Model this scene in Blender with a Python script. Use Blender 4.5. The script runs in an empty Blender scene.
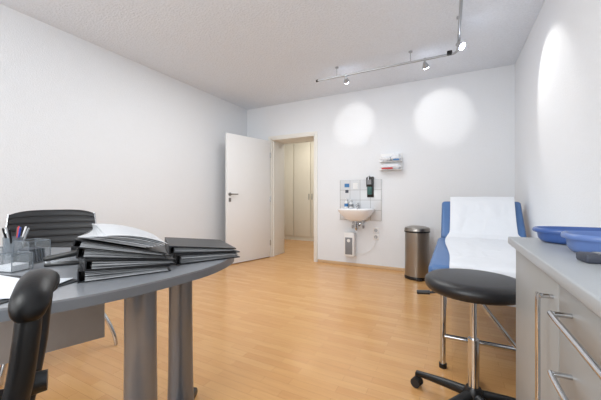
import bpy, bmesh, math, random
from mathutils import Vector, Matrix, Euler, noise
random.seed(4)
S=bpy.context.scene
COL=S.collection
try:
    S.view_settings.view_transform='Standard'
except Exception: pass

# ---------------- materials ----------------
def lin(c):
    return tuple(((v/255)/12.92 if v/255<=0.04045 else ((v/255+0.055)/1.055)**2.4) for v in c)+(1,)
def mat(name,rgb,rough=0.5,metal=0.0,var=0.05,nscale=20,bump=0.0,bscale=80,spec=0.5,emit=0,alpha=1,trans=0,stretch=None,detail=3):
    m=bpy.data.materials.new(name); m.use_nodes=True
    nt=m.node_tree; b=nt.nodes['Principled BSDF']
    tc=nt.nodes.new('ShaderNodeTexCoord'); mp=nt.nodes.new('ShaderNodeMapping')
    nt.links.new(tc.outputs['Object'],mp.inputs['Vector'])
    if stretch: mp.inputs['Scale'].default_value=stretch
    n=nt.nodes.new('ShaderNodeTexNoise'); n.inputs['Scale'].default_value=nscale; n.inputs['Detail'].default_value=detail
    nt.links.new(mp.outputs['Vector'],n.inputs['Vector'])
    r=nt.nodes.new('ShaderNodeMix'); r.data_type='RGBA'
    c=lin(rgb)
    r.inputs[6].default_value=tuple(max(0,v*(1-var)) for v in c[:3])+(1,)
    r.inputs[7].default_value=tuple(min(1,v*(1+var)) for v in c[:3])+(1,)
    nt.links.new(n.outputs['Fac'],r.inputs[0]); nt.links.new(r.outputs[2],b.inputs['Base Color'])
    b.inputs['Roughness'].default_value=rough; b.inputs['Metallic'].default_value=metal
    b.inputs['Specular IOR Level'].default_value=spec
    if trans: b.inputs['Transmission Weight'].default_value=trans
    if alpha<1: b.inputs['Alpha'].default_value=alpha
    if emit:
        b.inputs['Emission Color'].default_value=c; b.inputs['Emission Strength'].default_value=emit
    if bump:
        n2=nt.nodes.new('ShaderNodeTexNoise'); n2.inputs['Scale'].default_value=bscale; n2.inputs['Detail'].default_value=4
        nt.links.new(mp.outputs['Vector'],n2.inputs['Vector'])
        bp=nt.nodes.new('ShaderNodeBump'); bp.inputs['Strength'].default_value=bump; bp.inputs['Distance'].default_value=0.01
        nt.links.new(n2.outputs['Fac'],bp.inputs['Height']); nt.links.new(bp.outputs['Normal'],b.inputs['Normal'])
    return m
M={}
M['wall']=mat('woodchip_wallpaper',(230,233,237),0.9,var=0.015,nscale=40,bump=0.24,bscale=90,spec=0.1)
M['ceil']=mat('textured_ceiling',(228,234,242),0.95,var=0.09,nscale=60,bump=0.75,bscale=60,spec=0.1)
M['white']=mat('white_lacquer',(232,232,232),0.35,var=0.01)
M['frame']=mat('frame_lacquer',(231,229,223),0.4,var=0.01)
M['beige']=mat('beige_laminate',(230,224,208),0.5,var=0.02)
M['porcelain']=mat('porcelain',(244,246,250),0.12,var=0.01)
M['plastic']=mat('white_plastic',(232,232,232),0.35,var=0.02)
M['black']=mat('black_plastic',(16,17,19),0.35,var=0.1,bump=0.04,bscale=300)
M['leather']=mat('black_leather',(24,24,27),0.36,var=0.15,bump=0.12,bscale=180)
M['pad']=mat('black_arm_pad',(12,12,14),0.38,var=0.1,bump=0.04,bscale=200,spec=0.35)
M['chrome']=mat('chrome',(205,207,210),0.12,1.0,var=0.02)
M['steel']=mat('brushed_steel',(150,148,145),0.3,1.0,var=0.12,nscale=30,stretch=(1,1,40))
M['binsteel']=mat('bin_brushed_steel',(158,153,147),0.28,1.0,var=0.12,nscale=30,stretch=(1,1,40))
M['alu']=mat('silver_paint',(165,168,172),0.35,0.5,var=0.03)
M['dgrey']=mat('dark_grey_plastic',(130,132,136),0.45,var=0.05)
M['desktop']=mat('grey_desk_laminate',(142,145,150),0.22,var=0.05,nscale=60)
M['deskedge']=mat('grey_desk_edge',(114,118,124),0.35,var=0.04)
M['column']=mat('grey_metal_column',(132,137,146),0.28,0.65,var=0.03)
M['panel']=mat('light_grey_panel',(152,155,160),0.5,var=0.05)
M['cabtop']=mat('grey_worktop',(168,172,175),0.35,var=0.03,nscale=120)
M['cab']=mat('grey_cabinet_front',(154,155,154),0.42,var=0.02)
M['blue']=mat('blue_vinyl',(78,114,164),0.42,var=0.06,bump=0.05,bscale=150)
M['bowl']=mat('blue_plastic',(62,92,152),0.3,var=0.04)
M['bowl2']=mat('blue_plastic_light',(94,120,174),0.33,var=0.04)
M['paper']=mat('crepe_paper',(228,231,236),0.85,var=0.02,bump=0.15,bscale=20)
M['page']=mat('page_edges',(176,178,181),0.7,var=0.45,nscale=8,stretch=(1,1,90))
M['sleeve']=mat('clear_sleeve_paper',(204,207,211),0.35,var=0.2,nscale=9)
M['sheet']=mat('printed_paper',(222,226,232),0.6,var=0.08,nscale=30)
M['mat']=mat('dark_desk_mat',(52,54,58),0.5,var=0.1)
M['binder']=mat('black_binder_board',(26,27,30),0.4,var=0.25,nscale=300)
M['acryl']=mat('clear_acrylic',(160,166,170),0.05,var=0.01,alpha=0.12)
M['rim']=mat('acrylic_rim',(130,138,146),0.15,var=0.01,alpha=.6)
M['red']=mat('red_print',(190,50,50),0.5)
M['teal']=mat('teal_label',(52,96,92),0.5)
M['lblue']=mat('blue_label',(60,120,175),0.5)
M['card']=mat('dark_card',(58,62,74),0.5)
M['bluepen']=mat('blue_pen',(40,70,160),0.3)
M['bulb']=mat('lamp_glow',(225,235,255),0.3,emit=30)
M['rubber']=mat('caster_rubber',(35,35,37),0.6)
M['baseb']=mat('beech_skirting',(208,176,138),0.5,var=0.06,nscale=15,stretch=(1,1,20))
M['sky']=mat('window_frame_white',(240,240,240),0.4)

def tiles():
    m=bpy.data.materials.new('white_tiles'); m.use_nodes=True; nt=m.node_tree; b=nt.nodes['Principled BSDF']
    tc=nt.nodes.new('ShaderNodeTexCoord'); mp=nt.nodes.new('ShaderNodeMapping'); mp.inputs['Rotation'].default_value=(math.radians(90),0,0)
    br=nt.nodes.new('ShaderNodeTexBrick'); br.offset=0
    br.inputs['Scale'].default_value=1; br.inputs['Brick Width'].default_value=0.155; br.inputs['Row Height'].default_value=0.15; br.inputs['Mortar Size'].default_value=0.003
    br.inputs['Color1'].default_value=lin((216,218,221)); br.inputs['Color2'].default_value=lin((210,213,217)); br.inputs['Mortar'].default_value=lin((165,165,165))
    nt.links.new(tc.outputs['Object'],mp.inputs['Vector']); nt.links.new(mp.outputs['Vector'],br.inputs['Vector']); nt.links.new(br.outputs['Color'],b.inputs['Base Color'])
    b.inputs['Roughness'].default_value=0.2
    return m
M['tile']=tiles()

def floormat():
    m=bpy.data.materials.new('beech_strip_parquet'); m.use_nodes=True; nt=m.node_tree; b=nt.nodes['Principled BSDF']
    L=nt.links.new
    tc=nt.nodes.new('ShaderNodeTexCoord')
    br=nt.nodes.new('ShaderNodeTexBrick'); br.offset=0.37; br.offset_frequency=2
    for k,v in (('Scale',1),('Brick Width',0.40),('Row Height',0.056),('Mortar Size',0.0007),('Mortar Smooth',0.4),('Bias',0.0)): br.inputs[k].default_value=v
    br.inputs['Color1'].default_value=lin((222,173,116)); br.inputs['Color2'].default_value=lin((213,160,103)); br.inputs['Mortar'].default_value=lin((180,128,79))
    L(tc.outputs['Object'],br.inputs['Vector'])
    mp=nt.nodes.new('ShaderNodeMapping'); mp.inputs['Scale'].default_value=(1.5,14,1); L(tc.outputs['Object'],mp.inputs['Vector'])
    n=nt.nodes.new('ShaderNodeTexNoise'); n.inputs['Scale'].default_value=3; n.inputs['Detail'].default_value=5; L(mp.outputs['Vector'],n.inputs['Vector'])
    cr=nt.nodes.new('ShaderNodeValToRGB'); cr.color_ramp.elements[0].color=(0.90,0.87,0.84,1); cr.color_ramp.elements[1].color=(1.03,1.03,1.03,1)
    cr.color_ramp.elements[0].position=0.3; cr.color_ramp.elements[1].position=0.7
    L(n.outputs['Fac'],cr.inputs['Fac'])
    mx=nt.nodes.new('ShaderNodeMix'); mx.data_type='RGBA'; mx.blend_type='MULTIPLY'; mx.inputs[0].default_value=0.6
    L(br.outputs['Color'],mx.inputs[6]); L(cr.outputs['Color'],mx.inputs[7]); L(mx.outputs[2],b.inputs['Base Color'])
    b.inputs['Roughness'].default_value=0.2; b.inputs['Specular IOR Level'].default_value=0.5
    return m
M['floor']=floormat()

# ---------------- mesh helpers ----------------
def merge(bm,tb,mtx=None):
    if mtx is not None: bmesh.ops.transform(tb,matrix=mtx,verts=tb.verts)
    me=bpy.data.meshes.new('tmp'); tb.to_mesh(me); tb.free(); bm.from_mesh(me); bpy.data.meshes.remove(me)
def box(bm,c,s,rot=(0,0,0),bev=0,seg=2):
    tb=bmesh.new(); bmesh.ops.create_cube(tb,size=1)
    bmesh.ops.scale(tb,vec=s,verts=tb.verts)
    if bev: bmesh.ops.bevel(tb,geom=tb.edges[:],offset=bev,segments=seg,profile=0.5,affect='EDGES')
    merge(bm,tb,Matrix.Translation(c)@Euler(rot).to_matrix().to_4x4())
def cyl(bm,p0,p1,r0,r1=None,n=24):
    r1=r0 if r1 is None else r1
    p0=Vector(p0);p1=Vector(p1);d=p1-p0
    tb=bmesh.new(); bmesh.ops.create_cone(tb,cap_ends=True,segments=n,radius1=r0,radius2=r1,depth=d.length)
    merge(bm,tb,Matrix.Translation((p0+p1)/2)@d.to_track_quat('Z','Y').to_matrix().to_4x4())
def lathe(bm,prof,n=40,center=(0,0,0),sx=1,sy=1):
    rings=[]
    c=Vector(center)
    for r,z in prof:
        if r<1e-5: rings.append([bm.verts.new(c+Vector((0,0,z)))])
        else: rings.append([bm.verts.new(c+Vector((r*sx*math.cos(2*math.pi*i/n),r*sy*math.sin(2*math.pi*i/n),z))) for i in range(n)])
    for a,b in zip(rings,rings[1:]):
        if len(a)==1 and len(b)==1: continue
        for i in range(n):
            j=(i+1)%n
            if len(a)==1: bm.faces.new((a[0],b[j],b[i]))
            elif len(b)==1: bm.faces.new((a[i],a[j],b[0]))
            else: bm.faces.new((a[i],a[j],b[j],b[i]))
def smoothpath(pts,k=6,closed=False):
    P=[Vector(p) for p in pts]; out=[]; n=len(P)
    rng=n if closed else n-1
    for i in range(rng):
        if closed: a,b,c,d=P[(i-1)%n],P[i],P[(i+1)%n],P[(i+2)%n]
        else: a,b,c,d=P[max(i-1,0)],P[i],P[i+1],P[min(i+2,n-1)]
        for j in range(k):
            t=j/k
            out.append(0.5*((2*b)+(c-a)*t+(2*a-5*b+4*c-d)*t*t+(3*b-a-3*c+d)*t**3))
    if not closed: out.append(P[-1])
    return out
def sweep(bm,pts,r,n=10,sx=1,closed=False):
    P=[Vector(p) for p in pts]
    up=None; rings=[]
    N=len(P)
    for i,p in enumerate(P):
        t=((P[(i+1)%N] if (closed or i<N-1) else p)-(P[i-1] if (closed or i>0) else p)).normalized()
        if up is None:
            up=Vector((0,0,1)) if abs(t.z)<0.9 else Vector((1,0,0))
        up=(up-t*up.dot(t)).normalized(); s=t.cross(up)
        if isinstance(r,(list,tuple)):
            q=i/(N-1)*(len(r)-1); k0=min(int(q),len(r)-2); rr=r[k0]+(r[k0+1]-r[k0])*(q-k0)
        else: rr=r
        rings.append([bm.verts.new(p+s*math.cos(2*math.pi*k/n)*rr*sx+up*math.sin(2*math.pi*k/n)*rr) for k in range(n)])
    prs=list(zip(rings,rings[1:]))
    if closed: prs.append((rings[-1],rings[0]))
    for a,b in prs:
        for k in range(n): bm.faces.new((a[k],a[(k+1)%n],b[(k+1)%n],b[k]))
    if not closed:
        bm.faces.new(rings[0][::-1]); bm.faces.new(rings[-1])
def prism(bm,outline,z0,z1,bev=0):
    tb=bmesh.new()
    a=[tb.verts.new((p[0],p[1],z0)) for p in outline]; b=[tb.verts.new((p[0],p[1],z1)) for p in outline]
    tb.faces.new(a[::-1]); tb.faces.new(b); n=len(a)
    for i in range(n): tb.faces.new((a[i],a[(i+1)%n],b[(i+1)%n],b[i]))
    if bev:
        ed=[e for e in tb.edges if abs(e.verts[0].co.z-e.verts[1].co.z)<1e-6]
        bmesh.ops.bevel(tb,geom=ed,offset=bev,segments=3,profile=0.5,affect='EDGES')
    merge(bm,tb)
def solidgrid(bm,f,g,nu,nv):
    A=[[bm.verts.new(f(i/nu,j/nv)) for j in range(nv+1)] for i in range(nu+1)]
    B=[[bm.verts.new(g(i/nu,j/nv)) for j in range(nv+1)] for i in range(nu+1)]
    for i in range(nu):
        for j in range(nv):
            bm.faces.new((A[i][j],A[i+1][j],A[i+1][j+1],A[i][j+1])); bm.faces.new((B[i][j],B[i][j+1],B[i+1][j+1],B[i+1][j]))
    for i in range(nu):
        bm.faces.new((A[i][0],B[i][0],B[i+1][0],A[i+1][0])); bm.faces.new((A[i][nv],A[i+1][nv],B[i+1][nv],B[i][nv]))
    for j in range(nv):
        bm.faces.new((A[0][j],A[0][j+1],B[0][j+1],B[0][j])); bm.faces.new((A[nu][j],B[nu][j],B[nu][j+1],A[nu][j+1]))
def fin(bm,name,m,parent=None,sharp=38,loc=None,rot=None):
    bmesh.ops.recalc_face_normals(bm,faces=bm.faces)
    for f in bm.faces: f.smooth=True
    for e in bm.edges:
        if len(e.link_faces)==2 and e.calc_face_angle(0)>math.radians(sharp): e.smooth=False
    me=bpy.data.meshes.new(name); bm.to_mesh(me); bm.free(); me.materials.append(M[m] if isinstance(m,str) else m)
    o=bpy.data.objects.new(name,me); COL.objects.link(o)
    if parent: o.parent=parent
    if loc: o.location=loc
    if rot: o.rotation_euler=rot
    return o
def P(parent,name,m,fn,label=None,sharp=38,loc=None,rot=None):
    bm=bmesh.new(); fn(bm); o=fin(bm,name,m,parent,sharp,loc,rot)
    if label: o['label']=label
    return o
def thing(name,label,cat,loc=(0,0,0),rz=0,group=None,rot=None):
    e=bpy.data.objects.new(name,None); e.empty_display_size=0.05; COL.objects.link(e); e.location=loc
    e.rotation_euler=rot if rot else (0,0,rz)
    e['label']=label; e['category']=cat
    if group: e['group']=group
    return e
def single(name,m,fn,label,cat,loc=(0,0,0),rz=0,group=None,sharp=38,rot=None):
    o=P(None,name,m,fn,sharp=sharp,loc=loc,rot=rot or (0,0,rz)); o['label']=label; o['category']=cat
    if group: o['group']=group
    return o
def struct(name,m,fn,label=None,cat=None):
    o=P(None,name,m,fn); o['kind']='structure'
    o['label']=label or name.replace('_',' '); o['category']=cat or name.split('_')[0]
    return o

# ---------------- room ----------------
XL,XR,YB,YF,H=-3.31,0.667,4.30,-1.6,2.62
T=0.42
DX0,DX1,DH=-2.80,-1.955,2.04
def wall_back(bm):
    box(bm,((XL-.15+DX0)/2,YB+T/2,H/2),(DX0-XL+.15,T,H)); box(bm,((XR+.15+DX1)/2,YB+T/2,H/2),(XR+.15-DX1,T,H))
    box(bm,((DX0+DX1)/2,YB+T/2,(H+DH)/2),(DX1-DX0,T,H-DH))
struct('wall_back','wall',wall_back,'white woodchip wall with a doorway','wall')
struct('wall_left','wall',lambda b:box(b,(XL-.075,(YB+YF)/2,H/2),(.15,YB-YF,H)),'white woodchip papered wall','wall')
struct('wall_right','wall',lambda b:box(b,(XR+.075,(YB+YF)/2,H/2),(.15,YB-YF,H)),'white woodchip papered wall','wall')
WX0,WX1,WZ0,WZ1=-2.9,0.3,0.85,2.35
def wall_front(bm):
    box(bm,((XL-.15+WX0)/2,YF-.1,H/2),(WX0-XL+.15,.2,H)); box(bm,((XR+.15+WX1)/2,YF-.1,H/2),(XR+.15-WX1,.2,H))
    box(bm,((WX0+WX1)/2,YF-.1,WZ0/2),(WX1-WX0,.2,WZ0)); box(bm,((WX0+WX1)/2,YF-.1,(WZ1+H)/2),(WX1-WX0,.2,H-WZ1))
struct('wall_front','wall',wall_front,'white wall with a wide window','wall')
def winf(bm):
    for x in (WX0+.03,(WX0+WX1)/2,WX1-.03): box(bm,(x,YF-.08,(WZ0+WZ1)/2),(.06,.06,WZ1-WZ0))
    for z in (WZ0+.03,WZ1-.03): box(bm,((WX0+WX1)/2,YF-.08,z),(WX1-WX0,.06,.06))
struct('window_1','sky',winf,'white window frame','window')
HY=6.9; HX0=-3.96; HX1=-1.55
struct('floor','floor',lambda b:box(b,((-4.1+.82)/2,(YF-.2+HY+.15)/2,-.05),(4.92,HY-YF+.35,.1)),'light beech strip parquet floor','floor')
struct('ceiling','ceil',lambda b:box(b,((-4.1+.82)/2,(YF-.2+HY+.15)/2,H+.05),(4.92,HY-YF+.35,.1)),'white textured ceiling','ceiling')
struct('wall_hall_left','wall',lambda b:box(b,(HX0-.07,(YB+T+HY)/2,H/2),(.14,HY-YB-T,H)),'white hallway wall','wall')
struct('wall_hall_right','wall',lambda b:box(b,(HX1+.075,(YB+T+HY)/2,H/2),(.15,HY-YB-T,H)),'white hallway wall','wall')
struct('wall_hall_back','wall',lambda b:box(b,((HX0+HX1)/2,HY+.075,H/2),(HX1-HX0+.29,.15,H)),'white hallway end wall','wall')
def wleft_cap(b): box(b,((-4.03+XL-.15)/2,YB+T/2,H/2),(abs(-4.03-XL+.15),T,H))
struct('wall_hall_front','wall',wleft_cap,'white hallway wall return','wall')
# door frame
def dframe(bm):
    w=.048
    for x,s in ((DX0,-1),(DX1,1)):
        box(bm,(x-s*.010,YB+T/2,DH/2),(.020,T+.02,DH),bev=.002)
        box(bm,(x+s*(w/2-.004),YB-.007,(DH+w)/2),(w,.014,DH+w),bev=.003)
        box(bm,(x+s*(w/2-.004),YB+T+.007,(DH+w)/2),(w,.014,DH+w),bev=.003)
        box(bm,(x-s*.026,YB+.06,DH/2),(.014,.015,DH))
    box(bm,((DX0+DX1)/2,YB+T/2,DH-.010),(DX1-DX0,T+.02,.020),bev=.002)
    box(bm,((DX0+DX1)/2,YB-.007,DH+w/2),(DX1-DX0,.014,w),bev=.003)
    box(bm,((DX0+DX1)/2,YB+T+.007,DH+w/2),(DX1-DX0,.014,w),bev=.003)
struct('trim_1','frame',dframe,'slim off-white door frame with deep jamb','door frame')
# skirting
struct('baseboard_back','baseb',lambda b:(box(b,((DX1+.05+XR)/2,YB-.007,.022),(XR-DX1-.05,.014,.044),bev=.003),box(b,((XL+DX0-.05)/2,YB-.007,.022),(DX0-.05-XL,.014,.044),bev=.003)),'light beech skirting','baseboard')
struct('baseboard_left','baseb',lambda b:box(b,(XL+.007,(YB+YF)/2,.022),(.014,YB-YF,.044),bev=.003),'light beech skirting','baseboard')
struct('baseboard_right','baseb',lambda b:box(b,(XR-.007,(YB+YF)/2,.022),(.014,YB-YF,.044),bev=.003),'light beech skirting','baseboard')
# open door leaf
ang=math.atan2(3.43-4.265,-3.03+2.80)
door=thing('door_1','plain white interior door standing open against the room','door',(-2.805,4.262,0.008),ang)
door['kind']='structure'
LW=.865
P(door,'leaf','white',lambda b:box(b,(LW/2,0,1.0),(LW,.04,1.99),bev=.003))
def hnd(bm):
    for s in (1,-1):
        cyl(bm,(LW-.055,s*.02,1.07),(LW-.055,s*.027,1.07),.026)
        cyl(bm,(LW-.055,s*.02,1.07),(LW-.055,s*.07,1.07),.009)
        sweep(bm,smoothpath([(LW-.055,s*.066,1.07),(LW-.09,s*.07,1.07),(LW-.17,s*.068,1.07)]),.009)
P(door,'handle','steel',hnd,'brushed metal lever handle')
P(door,'lock_plate','steel',lambda b:(box(b,(LW-.055,0,.985),(.04,.052,.06),bev=.003),cyl(b,(LW-.055,-.03,.985),(LW-.055,.03,.985),.008)))
for z in (.2,.95,1.7): P(door,'hinge','chrome',lambda b:cyl(b,(0,.022,z),(0,.022,z+.09),.008))

# hallway wardrobe
wd=thing('wardrobe','tall cream built-in wardrobe in the hallway','wardrobe',(-2.75,HY-.31,0))
P(wd,'body','beige',lambda b:box(b,(0,.01,1.25),(2.3,.56,2.5)))
for i in range(5):
    x=-1.15+.23+i*.46
    d=P(wd,'door','beige',lambda b:box(b,(0,0,1.27),(.445,.02,2.34),bev=.006),loc=(x,-.285,0))
    P(d,'handle','steel',lambda b:box(b,(.19*(1 if i%2 else -1),-.02,1.05),(.012,.02,.14),bev=.003))

# ---------------- track lighting ----------------
RZ=2.5
tl=thing('track_light','silver tube track light bent at a corner below the ceiling','ceiling light',(0.045,3.40,H))
def rail(bm):
    z=RZ-H
    sweep(bm,smoothpath([(-1.56,0,z),(-1.0,0,z),(-.3,0,z),(-.06,0,z),(-.01,-.03,z),(0.003,-.1,z),(.01,-.5,z),(.02,-1.3,z),(.03,-2.2,z)],5),.012,10)
P(tl,'rail','alu',rail)
for (x,y) in ((-1.3,0),(-.45,0),(.008,-.45),(.02,-1.5)):
    P(tl,'ceiling_mount','alu',lambda b:(cyl(b,(x,y,0),(x,y,-.012),.020),cyl(b,(x,y,0),(x,y,RZ-H),.004)))
P(tl,'connector','black',lambda b:box(b,(-.07,0,RZ-H+.015),(.05,.03,.05),bev=.008))
P(tl,'end_cap','black',lambda b:cyl(b,(-1.575,0,RZ-H),(-1.55,0,RZ-H),.015))
lamps=[((-1.137,3.40),(-1.30,4.30,2.16),45,8.2,.6),((-.26,3.40),(-.13,4.30,2.13),50,11,.55),((.055,3.12),(.667,2.88,1.92),66,15,.55)]
for (lx,ly),tg,sz,en,bl in lamps:
    c=Vector((lx,ly,RZ-.05)); d=(Vector(tg)-c).normalized(); lc=c-Vector((0.045,3.40,H))
    hd=P(tl,'lamp_head','alu',lambda b:(cyl(b,lc+Vector((0,0,.05)),lc,.006),cyl(b,lc+Vector((0,0,.062)),lc+Vector((0,0,.035)),.014),cyl(b,lc-d*.025,lc+d*.001,.014,.022),cyl(b,lc,lc+d*.035,.022,.034)))
    P(hd,'bulb','bulb',lambda b:(cyl(b,lc+d*.034,lc+d*.046,.032,.03),cyl(b,lc+d*.046,lc+d*.054,.03,.012)))
    L=bpy.data.lights.new('spot','SPOT'); L.energy=en; L.spot_size=math.radians(sz); L.spot_blend=bl; L.shadow_soft_size=.01; L.color=(1,.97,.92)
    lo=bpy.data.objects.new('spot_lamp_light',L); COL.objects.link(lo); lo.location=c+d*.07; lo.rotation_euler=d.to_track_quat('-Z','Y').to_euler()

# ---------------- sink area ----------------
single('tile_backsplash','tile',lambda b:box(b,(0,0,0),(.635,.012,.6),bev=.002),'square white tile splashback on the wall behind the basin','tiles',(-1.217,YB-.006,.99))
sk=thing('wash_basin','small white ceramic wall basin with chrome tap','sink',(-1.235,YB-.0125,.86))
def basin(bm):
    n=40; W=.26; D=.36
    def ring(sx,z,oy=0):
        out=[]
        for i in range(n):
            a=2*math.pi*i/n; x=math.cos(a); y=math.sin(a)
            ex=.55 if y>0 else .8
            px=math.copysign(abs(x)**ex,x)*W*sx; py=math.copysign(abs(y)**ex,y)*D/2*sx-D/2+oy
            out.append(bm.verts.new((px,min(py,0),z)))
        return out
    R=[ring(.35,-.17,.03),ring(.6,-.14,.03),ring(.85,-.07,.015),ring(.97,-.02),ring(1,-.005),ring(1,.0),ring(.98,.006),ring(.86,.004,-.01),ring(.8,-.02,-.012),ring(.65,-.08,-.01),ring(.35,-.105,-.005),ring(.08,-.11)]
    for a,b in zip(R,R[1:]):
        for i in range(n): bm.faces.new((a[i],a[(i+1)%n],b[(i+1)%n],b[i]))
    bm.faces.new(R[0]); bm.faces.new(R[-1])
P(sk,'basin','porcelain',basin,sharp=60)
def tap(bm):
    cyl(bm,(0,-.045,.0),(0,-.045,.06),.02); sweep(bm,smoothpath([(0,-.045,.045),(0,-.1,.06),(0,-.16,.045)]),.011)
    box(bm,(0,-.06,.075),(.022,.08,.014),(.25,0,0),bev=.004)
P(sk,'tap','chrome',tap)
def trap(bm):
    sweep(bm,smoothpath([(0,-.15,-.165),(0,-.15,-.25),(0,-.13,-.30),(0,-.09,-.29),(0,-.08,-.24),(0,-.03,-.23),(0,0.0,-.23)],5),.016)
    cyl(bm,(0,-.15,-.21),(0,-.15,-.27),.026)
    cyl(bm,(0,.0,-.23),(0,-.008,-.23),.03)
P(sk,'drain_trap','chrome',trap)
for s in (-1,1):
    P(sk,'supply_valve','chrome',lambda bm:(cyl(bm,(s*.08,-.0,-.27),(s*.08,-.05,-.27),.012),cyl(bm,(s*.08,-.05,-.285),(s*.08,-.05,-.24),.014),
        sweep(bm,smoothpath([(s*.08,-.05,-.25),(s*.07,-.05,-.18),(s*.02,-.05,-.05)]),.005,8)))
wh=thing('water_heater','slim white wall water heater with grey front below basin','water heater',(-1.36,YB,.14))
P(wh,'housing','plastic',lambda b:box(b,(0,-.055,.19),(.16,.11,.36),bev=.015))
P(wh,'front_panel','dgrey',lambda b:box(b,(0,-.1115,.17),(.11,.005,.25),bev=.002),'grey front panel')
P(wh,'dial','plastic',lambda b:cyl(b,(0,-.112,.25),(0,-.122,.25),.024))
sd=thing('soap_dispenser','dark wall soap dispenser with teal label over the basin','soap dispenser',(-1.06,YB-.012,1.03))
P(sd,'housing','black',lambda b:(box(b,(0,-.012,.15),(.095,.024,.3),bev=.006),box(b,(0,-.05,.22),(.09,.075,.14),bev=.012)))
P(sd,'bottle','teal',lambda b:box(b,(0,-.052,.1),(.065,.06,.12),bev=.012))
P(sd,'lever','chrome',lambda b:sweep(b,smoothpath([(0,-.04,.30),(0,-.09,.305),(0,-.13,.28),(0,-.135,.25)]),.007))
P(sd,'label','dgrey',lambda b:box(b,(0,-.0885,.22),(.06,.003,.07)))
def bottle(x,lab,lm,sc=1):
    e=thing('soap_bottle',lab,'bottle',(x,YB-.045,.8665))
    P(e,'bottle_body','plastic',lambda b:lathe(b,[(0,0),(.026,0),(.028,.01),(.028,.09*sc),(.012,.11*sc),(.01,.13*sc),(0,.13*sc)],20))
    P(e,'pump','plastic',lambda b:(lathe(b,[(0,.13*sc),(.018,.131*sc),(.018,.142*sc),(0,.142*sc)],20),box(b,(0,-.02,.145*sc),(.012,.05,.008),bev=.002)))
    P(e,'label_band',lm,lambda b:lathe(b,[(.0285,.025),(.0288,.026),(.0288,.07*sc),(.0285,.071*sc)],20))
bottle(-1.42,'white pump bottle with blue label on the basin rim','lblue')
bottle(-1.345,'short white pump bottle with grey label on basin rim','dgrey',.85)
single('notice_card','lblue',lambda b:(box(b,(0,0,0),(.075,.003,.055))),'small blue hygiene notice stuck on the tiles','sign',(-1.42,YB-.0135,1.21))
single('notice_card','card',lambda b:(box(b,(0,0,0),(.05,.003,.045))),'small dark notice stuck on the tiles','sign',(-1.42,YB-.0135,1.12))
single('notice_card','plastic',lambda b:(box(b,(0,0,0),(.07,.003,.09))),'small white notice stuck on the tiles','sign',(-1.29,YB-.0135,1.20))
gd=thing('glove_dispenser','white wall rack holding crumpled glove packs with red print','dispenser',(-.765,YB,1.41))
def holder(bm):
    box(bm,(0,-.004,.12),(.30,.008,.24),bev=.002)
    for z in (.0,.115):
        box(bm,(0,-.055,z+.003),(.30,.11,.006),bev=.002)
        sweep(bm,[(-.148,0,z+.045),(-.148,-.108,z+.045),(.148,-.108,z+.045),(.148,0,z+.045)],.003,8)
        for x in (-.148,-.05,.05,.148): cyl(bm,(x,-.108,z+.003),(x,-.108,z+.045),.0025,n=8)
P(gd,'rack','plastic',holder)
def crumple(b,cx0,cz,w,h,sd):
    tb=bmesh.new(); bmesh.ops.create_icosphere(tb,subdivisions=4,radius=1)
    for v in tb.verts:
        n=noise.noise(v.co*2.2+Vector((sd,0,0)))*.22+noise.noise(v.co*5+Vector((0,sd,0)))*.1
        s=[math.copysign(abs(k)**.6,k) for k in v.co]
        v.co=Vector((s[0]*w/2*(1+n),s[1]*.045*(1+n),s[2]*h/2*(1+n)))
    merge(b,tb,Matrix.Translation((cx0,-.056,cz)))
P(gd,'glove_pack','paper',lambda b:crumple(b,.0,.052,.25,.075,1.3))
P(gd,'glove_pack','paper',lambda b:crumple(b,-.065,.163,.125,.070,4.1))
P(gd,'glove_pack','paper',lambda b:crumple(b,.07,.178,.125,.10,7.7))
P(gd,'printed_stripe','red',lambda b:box(b,(-.04,-.1145,.024),(.15,.005,.022)))
P(gd,'printed_stripe','lblue',lambda b:box(b,(.08,-.1145,.140),(.08,.005,.020)))
for p in ((-.985,.455),(-.985,.55)):
    so=thing('power_socket','white wall socket beside the basin pipes','socket',(p[0],YB,p[1]))
    P(so,'cover_plate','plastic',lambda b:box(b,(0,-.006,0),(.085,.012,.085),bev=.004))
    P(so,'socket_well','alu',lambda b:cyl(b,(0,-.0125,0),(0,-.0135,0),.026))
def cable(b):
    sweep(b,smoothpath([(-.985,YB-.02,.45),(-1.0,YB-.03,.34),(-1.08,YB-.025,.24),(-1.2,YB-.02,.19),(-1.275,YB-.03,.2)],6),.003,8)
single('power_cable','plastic',cable,'thin white cable hanging from the socket to the heater','cable')

# ---------------- trash can ----------------
tc=thing('pedal_bin','tall brushed steel pedal bin with black rim by the wall','bin',(-.40,4.02,0))
P(tc,'body','binsteel',lambda b:lathe(b,[(0,.03),(.147,.03),(.147,.6),(0,.6)],48))
P(tc,'base_ring','black',lambda b:lathe(b,[(0,0),(.15,0),(.153,.01),(.153,.03),(.149,.04),(0,.04)],48))
P(tc,'lid','binsteel',lambda b:lathe(b,[(.148,.595),(.153,.6),(.153,.625),(.145,.645),(.09,.662),(0,.668)],48))
P(tc,'lid_rim','black',lambda b:lathe(b,[(.1475,.585),(.1545,.588),(.1545,.603),(.1475,.606)],48))
P(tc,'pedal','black',lambda b:box(b,(.04,-.165,.02),(.06,.05,.012),bev=.004))

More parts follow.
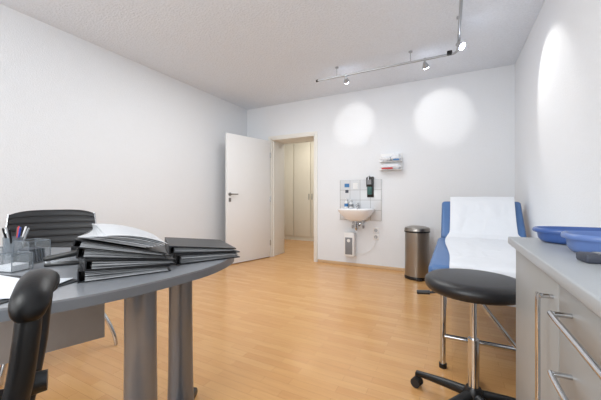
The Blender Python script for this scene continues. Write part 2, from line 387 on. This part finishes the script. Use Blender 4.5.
# ---------------- exam couch ----------------
ec=thing('examination_couch','blue upholstered examination couch with raised head end and paper cover','examination couch',(.25,2.6,0))
cx,cy=.25,2.6
X0,X1=-.13-cx,.645-cx
YH=3.34
P(ec,'seat_pad','blue',lambda b:box(b,((X0+X1)/2,(1.93+YH-.02)/2-cy,.572),(X1-X0,YH-.02-1.93,.096),bev=.030,seg=4))
pa=math.atan2(.375,.32); pl=math.hypot(.375,.32)
def backp(b): box(b,((X0+X1)/2,YH+.015-cy+math.cos(pa)*pl/2+math.sin(pa)*.045,.62+math.sin(pa)*pl/2-math.cos(pa)*.045),(X1-X0-.05,pl,.09),(pa,0,0),bev=.032,seg=4)
P(ec,'head_pad','blue',backp)
def frame(bm):
    for x in (-.05-cx,.53-cx):
        for y in (1.97-cy,3.60-cy):
            cyl(bm,(x,y,.02),(x,y,.52),.016)
        box(bm,(x,(1.95+3.65)/2-cy,.50),(.03,1.7,.045),bev=.004)
        cyl(bm,(x,1.97-cy,.19),(x,3.60-cy,.19),.012)
    for y in (1.97-cy,3.60-cy):
        cyl(bm,(-.05-cx,y,.19),(.53-cx,y,.19),.014)
        box(bm,(.24-cx,y,.50),(.58,.03,.045),bev=.004)
    cyl(bm,(.08-cx,1.97-cy,.51),(.32-cx,1.97-cy,.19),.012)
    for x in (.05-cx,.45-cx): cyl(bm,(x,3.62-cy,.5),(x,3.62-cy,.82),.011)
P(ec,'frame','chrome',frame)
for x in (-.05-cx,.53-cx):
    for y in (1.97-cy,3.60-cy): P(ec,'foot','black',lambda b:lathe(b,[(0,0),(.022,0),(.022,.025),(0,.025)],16,(x,y,0)))
path=[(3.785,.88),(3.775,.97),(3.745,1.015),(3.69,1.028),(3.645,.995),(YH+.07,.705),(YH+.03,.655),(YH-.03,.622),(1.96,.622),(1.925,.61),(1.910,.58),(1.900,.44)]
seg=[0]
for a,b in zip(path,path[1:]): seg.append(seg[-1]+math.dist(a,b))
def pp(s):
    s=s*seg[-1]
    for i in range(len(seg)-1):
        if s<=seg[i+1]+1e-9:
            t=(s-seg[i])/(seg[i+1]-seg[i]); return (path[i][0]*(1-t)+path[i+1][0]*t,path[i][1]*(1-t)+path[i+1][1]*t)
def sm(a,b,x):
    t=max(0,min(1,(x-a)/(b-a))); return t*t*(3-2*t)
vf=seg[6]/seg[-1]; vt=seg[4]/seg[-1]
def cover(off):
    def f(u,v):
        y,z=pp(v)
        q=sm(vf-.015,vf+.04,v)
        xl=-.025+.006*math.sin(v*9)-.03*q+.035*sm(vf+.1,.8,v); xr=.555+.008*math.sin(v*14+1)+.075*q
        x=xl+(xr-xl)*u
        rd=max(0,.5-abs(noise.noise(Vector((x*5+v*4,v*7-x*3,1.7))))*4)
        n=max(0,noise.noise(Vector((x*7,v*6,0))))*.020+rd*.008+abs(noise.noise(Vector((x*14,v*26,3))))*.002
        k=(.05+.95*sm(vt,vt+.06,v)) if v<vf else 1.0-.2*sm(.3,.5,v)
        sl=sm(vt-.02,vt+.02,v)*(1-sm(vf-.03,vf,v))
        return (x-cx,y-cy-sl*(n*k+off)*.7-(n*sm(.93,.96,v)+off*sm(.93,.96,v)),z+n*k*(1-.3*sl)+off)
    return f
P(ec,'paper_cover','paper',lambda b:solidgrid(b,cover(.006),cover(.004),60,220),'creased white paper sheet',sharp=80)

# ---------------- stool ----------------
st=thing('rolling_stool','round black upholstered stool on a chrome post with castors','stool',(.089,1.60,0))
SZ=.030
P(st,'seat','leather',lambda b:lathe(b,[(0,.552+SZ),(.17,.552+SZ),(.197,.556+SZ),(.208,.568+SZ),(.212,.585+SZ),(.208,.602+SZ),(.192,.614+SZ),(.16,.62+SZ),(0,.622+SZ)],56),sharp=60)
P(st,'seat_plate','black',lambda b:box(b,(0,0,.542+SZ),(.17,.17,.02),bev=.005))
P(st,'post','chrome',lambda b:(cyl(b,(0,0,.10),(0,0,.36),.024),cyl(b,(0,0,.36),(0,0,.535+SZ),.013)))
P(st,'lever','black',lambda b:(sweep(b,smoothpath([(0,0,.532+SZ),(-.12,.02,.525+SZ),(-.19,.025,.512+SZ),(-.24,.03,.505+SZ)]),.006),sweep(b,[(-.19,.025,.512+SZ),(-.215,.028,.508+SZ),(-.25,.031,.503+SZ)],.011)))
def star(bm,R=.27,z=.085,n=5,a0=0):
    lathe(bm,[(0,z-.03),(.04,z-.03),(.042,z+.03),(.03,z+.05),(0,z+.05)],20)
    for i in range(n):
        a=a0+2*math.pi*i/n; c,s=math.cos(a),math.sin(a)
        sweep(bm,[(c*.02,s*.02,z+.015),(c*R*.5,s*R*.5,z+.005),(c*R,s*R,z-.012)],[.024,.02,.014],10)
def caster(bm,R,a,z):
    c,s=math.cos(a),math.sin(a); x,y=c*R,s*R
    for o in (-.013,.013):
        cyl(bm,(x-s*o-s*.009*(1 if o>0 else -1),y+c*o+c*.009*(1 if o>0 else -1),.025),(x-s*o,y+c*o,.025),.025)
    cyl(bm,(x,y,.03),(x,y,z-.012),.009); cyl(bm,(x-s*.014,y+c*.014,.034),(x+s*.014,y-c*.014,.034),.02)
A0=math.radians(158)
P(st,'base','black',lambda b:star(b,.28,.085,5,A0))
for i in range(5):
    P(st,'caster','rubber',lambda b:caster(b,.28,A0+2*math.pi*i/5,.085))

# ---------------- cabinet right ----------------
CX0=.20; CT=.88; CYE=1.28; CYS=-.55
cb=thing('sideboard','grey sideboard with worktop, chrome bar handles along the wall','cabinet',(.43,.4,0))
ox,oy=.43,.4
P(cb,'body','cab',lambda b:(box(b,((CX0+.02+XR-.003)/2-ox,(CYE+CYS)/2-oy,(.08+CT-.026)/2),(XR-.003-CX0-.02,CYE-CYS,CT-.026-.08),bev=.001),
   box(b,((CX0+.06+XR-.003)/2-ox,(CYE+CYS)/2-oy,.04),(XR-CX0-.063,CYE-CYS-.04,.08))))
P(cb,'worktop','cabtop',lambda b:box(b,((CX0-.02+XR-.003)/2-ox,(CYE+.014+CYS)/2-oy,CT-.013),(XR-.003-CX0+.02,CYE-CYS+.028,.026),bev=.004,seg=3))
FZ0,FZ1=.085,CT-.03
def vhandle(b,y,z0,z1):
    sweep(b,smoothpath([(0,y,z1),(-.022,y,z1-.002),(-.027,y,z1-.012),(-.027,y,(z0+z1)/2),(-.027,y,z0+.012),(-.022,y,z0+.002),(0,y,z0)],5),.005)
def hhandle(b,y0,y1,z):
    sweep(b,smoothpath([(0,y0,z),(-.026,y0+.002,z),(-.032,y0+.012,z),(-.032,(y0+y1)/2,z),(-.032,y1-.012,z),(-.026,y1-.002,z),(0,y1,z)],5),.005)
def cdoor(y0,y1,hy):
    d=P(cb,'door','cab',lambda b:box(b,(0.01,0,(FZ0+FZ1)/2),(.019,y1-y0-.005,FZ1-FZ0),bev=.002),loc=(CX0-ox,(y0+y1)/2-oy,0))
    P(d,'handle','chrome',lambda b:vhandle(b,hy-(y0+y1)/2,.42,.80),'chrome bar handle')
cdoor(.805,CYE,.842)
def drawers(y0,y1):
    zz=[FZ1,.745,.61,.35,FZ0]
    for a,bz in zip(zz,zz[1:]):
        d=P(cb,'drawer','cab',lambda b:box(b,(.01,0,0),(.019,y1-y0-.005,a-bz-.005),bev=.002),loc=(CX0-ox,(y0+y1)/2-oy,(a+bz)/2))
        P(d,'handle','chrome',lambda b:hhandle(b,-(y1-y0)/2+.08,(y1-y0)/2-.08,.005 if a<.8 else 0),'chrome bar handle')
drawers(.355,.805)
cdoor(-.10,.355,.31); cdoor(CYS,-.10,-.14)

def kidney(b,rx,ry,h,kid=.3,n=56):
    prof=[(.0,0),(.78,0),(.88,.003),(.92,h*.3),(.935,h*.7),(.945,h-.006),(.99,h-.006),(1.0,h-.001),(.99,h+.005),(.965,h+.008),(.93,h+.004),(.89,h*.5),(.84,.012),(.5,.008),(0,.008)]
    rings=[]
    for r,z in prof:
        if r==0: rings.append([b.verts.new((0,-.0,z))]); continue
        R=[]
        for i in range(n):
            c,s=math.cos(2*math.pi*i/n),math.sin(2*math.pi*i/n)
            sc=math.copysign(abs(c)**.8,c); ss=math.copysign(abs(s)**.8,s)
            R.append(b.verts.new((rx*r*sc,ry*r*(ss+kid*(sc*sc-.5)*r),z)))
        rings.append(R)
    for a,c in zip(rings,rings[1:]):
        for i in range(n):
            j=(i+1)%n
            if len(a)==1: b.faces.new((a[0],c[i],c[j]))
            elif len(c)==1: b.faces.new((a[i],a[j],c[0]))
            else: b.faces.new((a[i],a[j],c[j],c[i]))
single('kidney_dish','bowl',lambda b:kidney(b,.187,.078,.038,.1),'deep blue shallow plastic kidney dish on the grey sideboard','dish',(.42,1.195,CT),.0,sharp=70)
single('kidney_dish','bowl2',lambda b:kidney(b,.168,.092,.042,.1),'lighter blue shallow plastic kidney dish on the sideboard','dish',(.425,1.0,CT),.0,sharp=70)
bs=thing('desk_device','small flat dark electronic device on the sideboard','device',(.30,.865,CT),.15)
P(bs,'housing','card',lambda b:box(b,(0,0,.01),(.10,.045,.02),bev=.006))
P(bs,'display','dgrey',lambda b:box(b,(0,0,.0205),(.05,.022,.003),bev=.001))

# ---------------- desk ----------------
dk=thing('desk','grey kidney-shaped desk on thick metal columns','desk',(-1.3,.7,0))
ol=[(-1.02,.31),(-.925,.5),(-.88,.74),(-.885,.95),(-.985,1.175),(-1.2,1.30),(-1.5,1.20),(-1.75,.98),(-2.05,.82),(-2.35,.68),(-2.5,.42),(-2.35,.2),(-1.9,.12),(-1.4,.13),(-1.15,.19)]
ol=[(v.x+1.3,v.y-.7) for v in smoothpath([(a,b,0) for a,b in ol],6,True)]
DZ=.74
P(dk,'tabletop','desktop',lambda b:prism(b,ol,DZ-.006,DZ,.002))
P(dk,'edge_band','deskedge',lambda b:prism(b,ol,DZ-.034,DZ-.0062,.003))
def column(b,x,y,rz):
    tb=bmesh.new()
    lathe(tb,[(0,.03),(.062,.03),(.058,.2),(.055,.5),(.055,DZ-.034),(0,DZ-.034)],40,sx=1.0,sy=.62)
    merge(b,tb,Matrix.Translation((x+1.3,y-.7,0))@Matrix.Rotation(rz,4,'Z'))
for (x,y) in ((-.99,.672),(-1.17,1.0),(-2.2,.30),(-2.25,.58)):
    P(dk,'column_leg','column',lambda b:column(b,x,y,math.radians(30)))
def footp(b,a,c):
    a=Vector(a);c=Vector(c);d=c-a; m=(a+c)/2
    box(b,(m.x+1.3,m.y-.7,.018),(d.length,.09,.036),(0,0,math.atan2(d.y,d.x)),bev=.012)
P(dk,'foot_bar','black',lambda b:footp(b,(-.93,.56),(-1.22,1.1)))
P(dk,'foot_bar','black',lambda b:footp(b,(-2.18,.2),(-2.27,.68)))
def mod(b):
    a=Vector((-1.74,.36));c=Vector((-1.56,.865));d=c-a;m=(a+c)/2
    box(b,(m.x+1.3,m.y-.7,.51),(d.length,.012,.38),(0,0,math.atan2(d.y,d.x)),bev=.002)
P(dk,'modesty_panel','panel',mod)

# ---------------- binders ----------------
def binder(loc,rz,tilt,T1,T2,label,group='ring binders on the desk',W=.285):
    L=.318
    e=thing('ring_binder',label,'binder',loc,0,group,rot=(-tilt,0,rz))
    def cov(b):
        t=.0045; y0,y1=-W/2,W/2
        pr=[(y0,0),(y1,0),(y1,t),(y0+t,t),(y0+t,T1-t),(y1,T2-t),(y1,T2),(y0,T1)]
        A=[b.verts.new((-L/2,y,z)) for y,z in pr]; B=[b.verts.new((L/2,y,z)) for y,z in pr]
        n=len(pr)
        for i in range(n): b.faces.new((A[i],A[(i+1)%n],B[(i+1)%n],B[i]))
        b.faces.new(A[::-1]); b.faces.new(B)
    P(e,'cover','binder',cov,sharp=20)
    def pg(b):
        N=6
        for i in range(N):
            y0=-W/2+.02; y1=W/2-.006-random.uniform(0,.016)
            f0=.0055+(T1-.012)*i/N; f1=.0055+(T2-.012)*i/N; h0=(T1-.012)/N*.6; h1=(T2-.012)/N*.6
            xs=L/2-.006-random.uniform(0,.016); xo=random.choice((0,0,.008,.014))
            v=[b.verts.new(p) for p in ((-xs,y0,f0),(xs+xo,y0,f0),(xs+xo,y1,f1),(-xs,y1,f1),(-xs,y0,f0+h0),(xs+xo,y0,f0+h0),(xs+xo,y1,f1+h1),(-xs,y1,f1+h1))]
            for q in ((3,2,1,0),(4,5,6,7),(0,1,5,4),(1,2,6,5),(2,3,7,6),(3,0,4,7)): b.faces.new([v[k] for k in q])
    P(e,'page_block','page',pg)
    P(e,'finger_ring','chrome',lambda b:cyl(b,(L*.3,-W/2-.001,T1/2),(L*.3,-W/2+.002,T1/2),.011,n=20))
    return e
def pile(c,items,rz0):
    pos=Vector(c); tilt=0
    for (T1,T2,drz,dx,lab) in items:
        W=.285
        R=Euler((-tilt,0,math.radians(rz0+drz))).to_matrix()
        p=pos+R@Vector((dx,0,0))
        binder(p,math.radians(rz0+drz),tilt,T1,T2,lab)
        pos=pos+R@Vector((0,0,(T1+T2)/2+.0008)); tilt+=math.atan((T1-T2)/W)
    return pos,tilt
pz,pt=pile((-1.165,.72,DZ),[(.042,.022,0,0,'thin black ring binder at the bottom of a desk pile'),
  (.036,.020,6,.012,'thin black ring binder low in a pile on the desk'),
  (.038,.018,-3,-.012,'thin black ring binder high in a pile on the desk'),
  (.028,.014,-8,.010,'black ring binder on top of a pile with loose sheets')],-27.7)
pile((-1.105,1.05,DZ),[(.044,.028,1,.01,'black ring binder beneath another near the desk end'),
  (.034,.018,-7,.0,'black ring binder slanted on another near the desk end')],-27.7)
def curl(b):
    for i in range(8):
        a=math.radians(-10+i*2.8); z=i*.003
        tb=bmesh.new()
        def f(u,v,o=0):
            return (-.14+.28*u+.006*(i%3),-.130+.205*v+.004*i,z+o+.014*(1-(2*v-1)**2)*(i/8)+.008*math.sin(u*4+.6)*(i/8)+.008*(i/8))
        solidgrid(tb,lambda u,v:f(u,v,.0014),lambda u,v:f(u,v,0),12,10)
        merge(b,tb,Matrix.Rotation(a,4,'Z'))
single('document_stack','sleeve',curl,'curling papers in clear sleeves on top of binders','papers',(pz.x+.03,pz.y-.02,pz.z+.003),rot=(-pt,0,math.radians(-27.7)))

# ---------------- desk items ----------------
def cup(b,w,d,h,t=.003):
    for s in (-1,1):
        box(b,(s*(w/2-t/2),0,h/2),(t,d,h)); box(b,(0,s*(d/2-t/2),h/2),(w,t,h))
    box(b,(0,0,t/2),(w,d,t))
def cuprim(b,w,d,h,t=.003):
    for s in (-1,1):
        box(b,(s*(w/2-t/2),0,h+t/2),(t,d,t)); box(b,(0,s*(d/2-t/2),h+t/2),(w,t,t))
        for q in (-1,1): box(b,(s*(w/2+.0005),q*(d/2+.0005),h/2),(.0025,.0025,h))
for (x,y,w_,h,rz) in ((-1.50,.50,.08,.065,.3),(-1.62,.60,.09,.095,.2),(-1.64,.47,.06,.08,.3)):
    e=thing('acrylic_tray','clear acrylic box for notes on the desk','desk organizer',(x,y,DZ),rz,'acrylic boxes on the desk')
    P(e,'box_wall','acryl',lambda b:cup(b,w_,w_*.9,h)); P(e,'rim','rim',lambda b:cuprim(b,w_,w_*.9,h))
single('note_block','sheet',lambda b:box(b,(0,0,.011),(.064,.056,.022)),'block of white note paper inside an acrylic box','note paper',(-1.50,.50,DZ+.0035),.3)
single('index_cards','card',lambda b:[box(b,(0,-.025+i*.010,.028),(.07,.005,.056),(.1,0,0)) for i in range(6)],'dark index cards inside an acrylic box','cards',(-1.62,.60,DZ+.006),.2)
single('pen_cup','rim',lambda b:(lathe(b,[(0,0),(.036,0),(.038,.1),(.035,.1),(.033,.004),(0,.004)],28)),'clear pen cup filled with pens','pen holder',(-1.80,.60,DZ))
for i,(m,dx,dy) in enumerate((('bluepen',.35,.1),('red',-.25,.25),('black',.1,-.4),('alu',-.35,-.15),('white',.05,.4),('black',.45,-.3),('alu',.5,.35),('black',-.5,.3))):
    def pen(b):
        d=Vector((dx*.6,dy*.6,1)).normalized(); p=Vector((dx*.02,dy*.02,.005))
        cyl(b,p,p+d*.012,.001,.004,12); cyl(b,p+d*.012,p+d*.14,.004,.004,12); cyl(b,p+d*.14,p+d*.145,.004,.002,12)
    single('pen',m,pen,'pen standing in a clear pen cup','pen',(-1.80,.60,DZ),0,'pens in the cup')
sp=thing('stapler','black and silver stapler on the desk','stapler',(-1.44,.64,DZ),.9)
P(sp,'base','black',lambda b:box(b,(0,0,.007),(.13,.035,.014),bev=.005))
P(sp,'arm','black',lambda b:box(b,(-.005,0,.04),(.13,.03,.022),(0,-.18,0),bev=.009))
P(sp,'magazine','chrome',lambda b:(box(b,(0,0,.025),(.115,.016,.012),(0,-.12,0)),box(b,(-.055,0,.02),(.02,.025,.03),bev=.004)))
sp2=thing('tape_dispenser','black desk tape dispenser with a roll of tape','tape dispenser',(-1.53,.78,DZ),.6)
P(sp2,'body','black',lambda b:(box(b,(0,0,.02),(.15,.05,.04),bev=.012),box(b,(-.06,0,.045),(.03,.03,.03),bev=.008)))
P(sp2,'tape_roll','card',lambda b:cyl(b,(.03,-.012,.055),(.03,.012,.055),.030,n=32))
P(sp2,'guard','black',lambda b:sweep(b,smoothpath([(-.06,0,.04),(-.04,0,.075),(.0,0,.095)]),.008))
single('desk_mat','mat',lambda b:box(b,(0,0,.0015),(.48,.28,.003),bev=.001),'dark flat writing mat beneath papers on the desk','desk mat',(-1.31,.345,DZ),.28)
for i,(x,y,rz) in enumerate(((-1.25,.37,.35),(-1.37,.345,.1),(-1.21,.375,.58))):
    single('paper_sheet','sheet',lambda b:box(b,(0,0,.0008),(.28,.20,.0012)),'white printed sheet lying on the desk mat','paper',(x,y,DZ+.0033+i*.0016),rz,'loose sheets on the desk')
single('clipboard','panel',lambda b:box(b,(0,0,.002),(.28,.20,.004),bev=.001),'grey folder lying on the desk','folder',(-1.74,.32,DZ),.2)

# ---------------- executive chair ----------------
CA=math.atan2(-.40,.91)
ch=thing('executive_chair','black ribbed leather chair with slim chrome frame and curved legs','chair',(-2.40,1.00,0),CA)
def rib(v,n): return abs(math.sin(v*math.pi*n))**.5
def backf(u,v):
    w=.52*(1-.06*v*v); y=(u-.5)*w; x=-.25-.10*v+.03*(2*u-1)**2
    z=.48+.45*v-(.03*(2*u-1)**4*max(0,(v-.8)/.2))
    return x,y,z
P(ch,'backrest','leather',lambda b:solidgrid(b,lambda u,v:(backf(u,v)[0]+.014+.005*rib(v,9),)+backf(u,v)[1:],lambda u,v:(backf(u,v)[0]-.012,)+backf(u,v)[1:],16,126),sharp=80)
P(ch,'seat','leather',lambda b:solidgrid(b,lambda u,v:(-.24+.50*v,(u-.5)*.50,.465+.006*rib(v,9)-.03*max(0,v-.85)/.15),lambda u,v:(-.24+.50*v,(u-.5)*.50,.42),12,99),sharp=80)
for s in (-1,1):
    P(ch,'side_frame','chrome',lambda b:sweep(b,smoothpath([(.26,s*.262,.43),(0,s*.262,.44),(-.2,s*.262,.44),(-.245,s*.268,.50),(-.29,s*.265,.70),(-.335,s*.25,.90)],5),.009))
    P(ch,'arm_frame','chrome',lambda b:sweep(b,smoothpath([(.10,s*.272,.44),(.16,s*.29,.50),(.15,s*.29,.63),(-.02,s*.29,.66),(-.2,s*.285,.65),(-.275,s*.272,.64)],5),.009))
    P(ch,'arm_pad','leather',lambda b:box(b,(.02,s*.29,.672),(.24,.045,.022),bev=.010))
P(ch,'post','chrome',lambda b:(cyl(b,(0,0,.30),(0,0,.42),.03),box(b,(0,0,.41),(.2,.2,.03),bev=.005)))
for i in range(4):
    a=math.radians(34)-CA+i*math.pi/2; c,s=math.cos(a),math.sin(a)
    P(ch,'leg','chrome',lambda b:sweep(b,smoothpath([(0,0,.33),(c*.12,s*.12,.345),(c*.24,s*.24,.31),(c*.33,s*.33,.20),(c*.385,s*.385,.08),(c*.40,s*.40,.006)],5),[.018,.017,.015,.013,.012,.012],12))

# ---------------- near chair ----------------
rz=math.atan2(.43,-.903)
nc=thing('armchair','black office chair with padded armrests and side knobs','office chair',(-.825,.02,0),rz)
P(nc,'seat','leather',lambda b:box(b,(.02,0,.52),(.50,.44,.085),bev=.035,seg=4))
P(nc,'backrest','leather',lambda b:box(b,(-.27,.03,.82),(.05,.36,.46),(0,-.12,0),bev=.024,seg=4))
for s in (-1,1):
    a=P(nc,'armrest','black',lambda b:(sweep(b,smoothpath([(.155,s*.268,.81),(.165,s*.264,.76),(.14,s*.254,.66),(.08,s*.225,.54),(0,s*.16,.47)],6),[.018,.017,.017,.018,.02],14,1.4),
      sweep(b,smoothpath([(.03,s*.262,.80),(.02,s*.258,.74),(.015,s*.245,.64),(.01,s*.215,.53),(0,s*.16,.47)],6),.016,12,1.3)))
    P(a,'arm_pad','pad',lambda b:sweep(b,smoothpath([(.005,s*.262,.785),(.012,s*.263,.808),(.035,s*.266,.828),(.08,s*.27,.838),(.13,s*.271,.838),(.17,s*.271,.828),(.187,s*.271,.810),(.189,s*.270,.788)],6),[.010,.017,.020,.021,.021,.022,.022,.022,.022,.022,.022,.021,.019,.011],18,1.5),sharp=80)
    P(a,'knob','black',lambda b:cyl(b,(.10,s*.245,.62),(.10,s*.285,.62),.024,.021))
P(nc,'post','chrome',lambda b:cyl(b,(0,0,.1),(0,0,.48),.025))
P(nc,'base','black',lambda b:star(b,.29,.09,5,.3))
for i in range(5): P(nc,'caster','rubber',lambda b:caster(b,.29,.3+2*math.pi*i/5,.09))

# ---------------- lights ----------------
def area(name,loc,rot,sx,sy,e,col=(1,1,1)):
    L=bpy.data.lights.new(name,'AREA'); L.shape='RECTANGLE'; L.size=sx; L.size_y=sy; L.energy=e; L.color=col
    o=bpy.data.objects.new(name,L); COL.objects.link(o); o.location=loc; o.rotation_euler=rot; return o
area('window_daylight',((WX0+WX1)/2,YF-.22,(WZ0+WZ1)/2),(math.radians(90),0,math.radians(0)),3.1,1.45,53,(.985,.995,1))
area('ceiling_fill_light',(-1.5,2.4,H-.03),(0,0,0),1.6,1.6,36,(.98,1,1))  # added fill that evens out the walls, no fixture modelled
area('hall_fill_light',(-2.8,5.4,H-.03),(0,0,0),.6,.6,15,(1,.95,.86))  # unseen area light added to brighten the hallway
L=bpy.data.lights.new('fill_point','POINT'); L.energy=34; L.shadow_soft_size=.25; L.color=(.97,1,1)  # added point fill behind the camera to lift ceiling and walls, not a pendant
o=bpy.data.objects.new('fill_point_light',L); COL.objects.link(o); o.location=(-.8,-.5,1.7)
w=bpy.data.worlds.new('World'); S.world=w; w.use_nodes=True
w.node_tree.nodes['Background'].inputs[0].default_value=(.9,.96,1,1); w.node_tree.nodes['Background'].inputs[1].default_value=1.0

cam=bpy.data.cameras.new('cam'); co=bpy.data.objects.new('camera',cam); COL.objects.link(co)
co.location=(0,0,1.02); co.rotation_euler=(math.radians(90),0,math.radians(27.3))
cam.sensor_width=36; cam.lens=17.61; cam.shift_y=-2/601; cam.clip_start=.02
S.camera=co
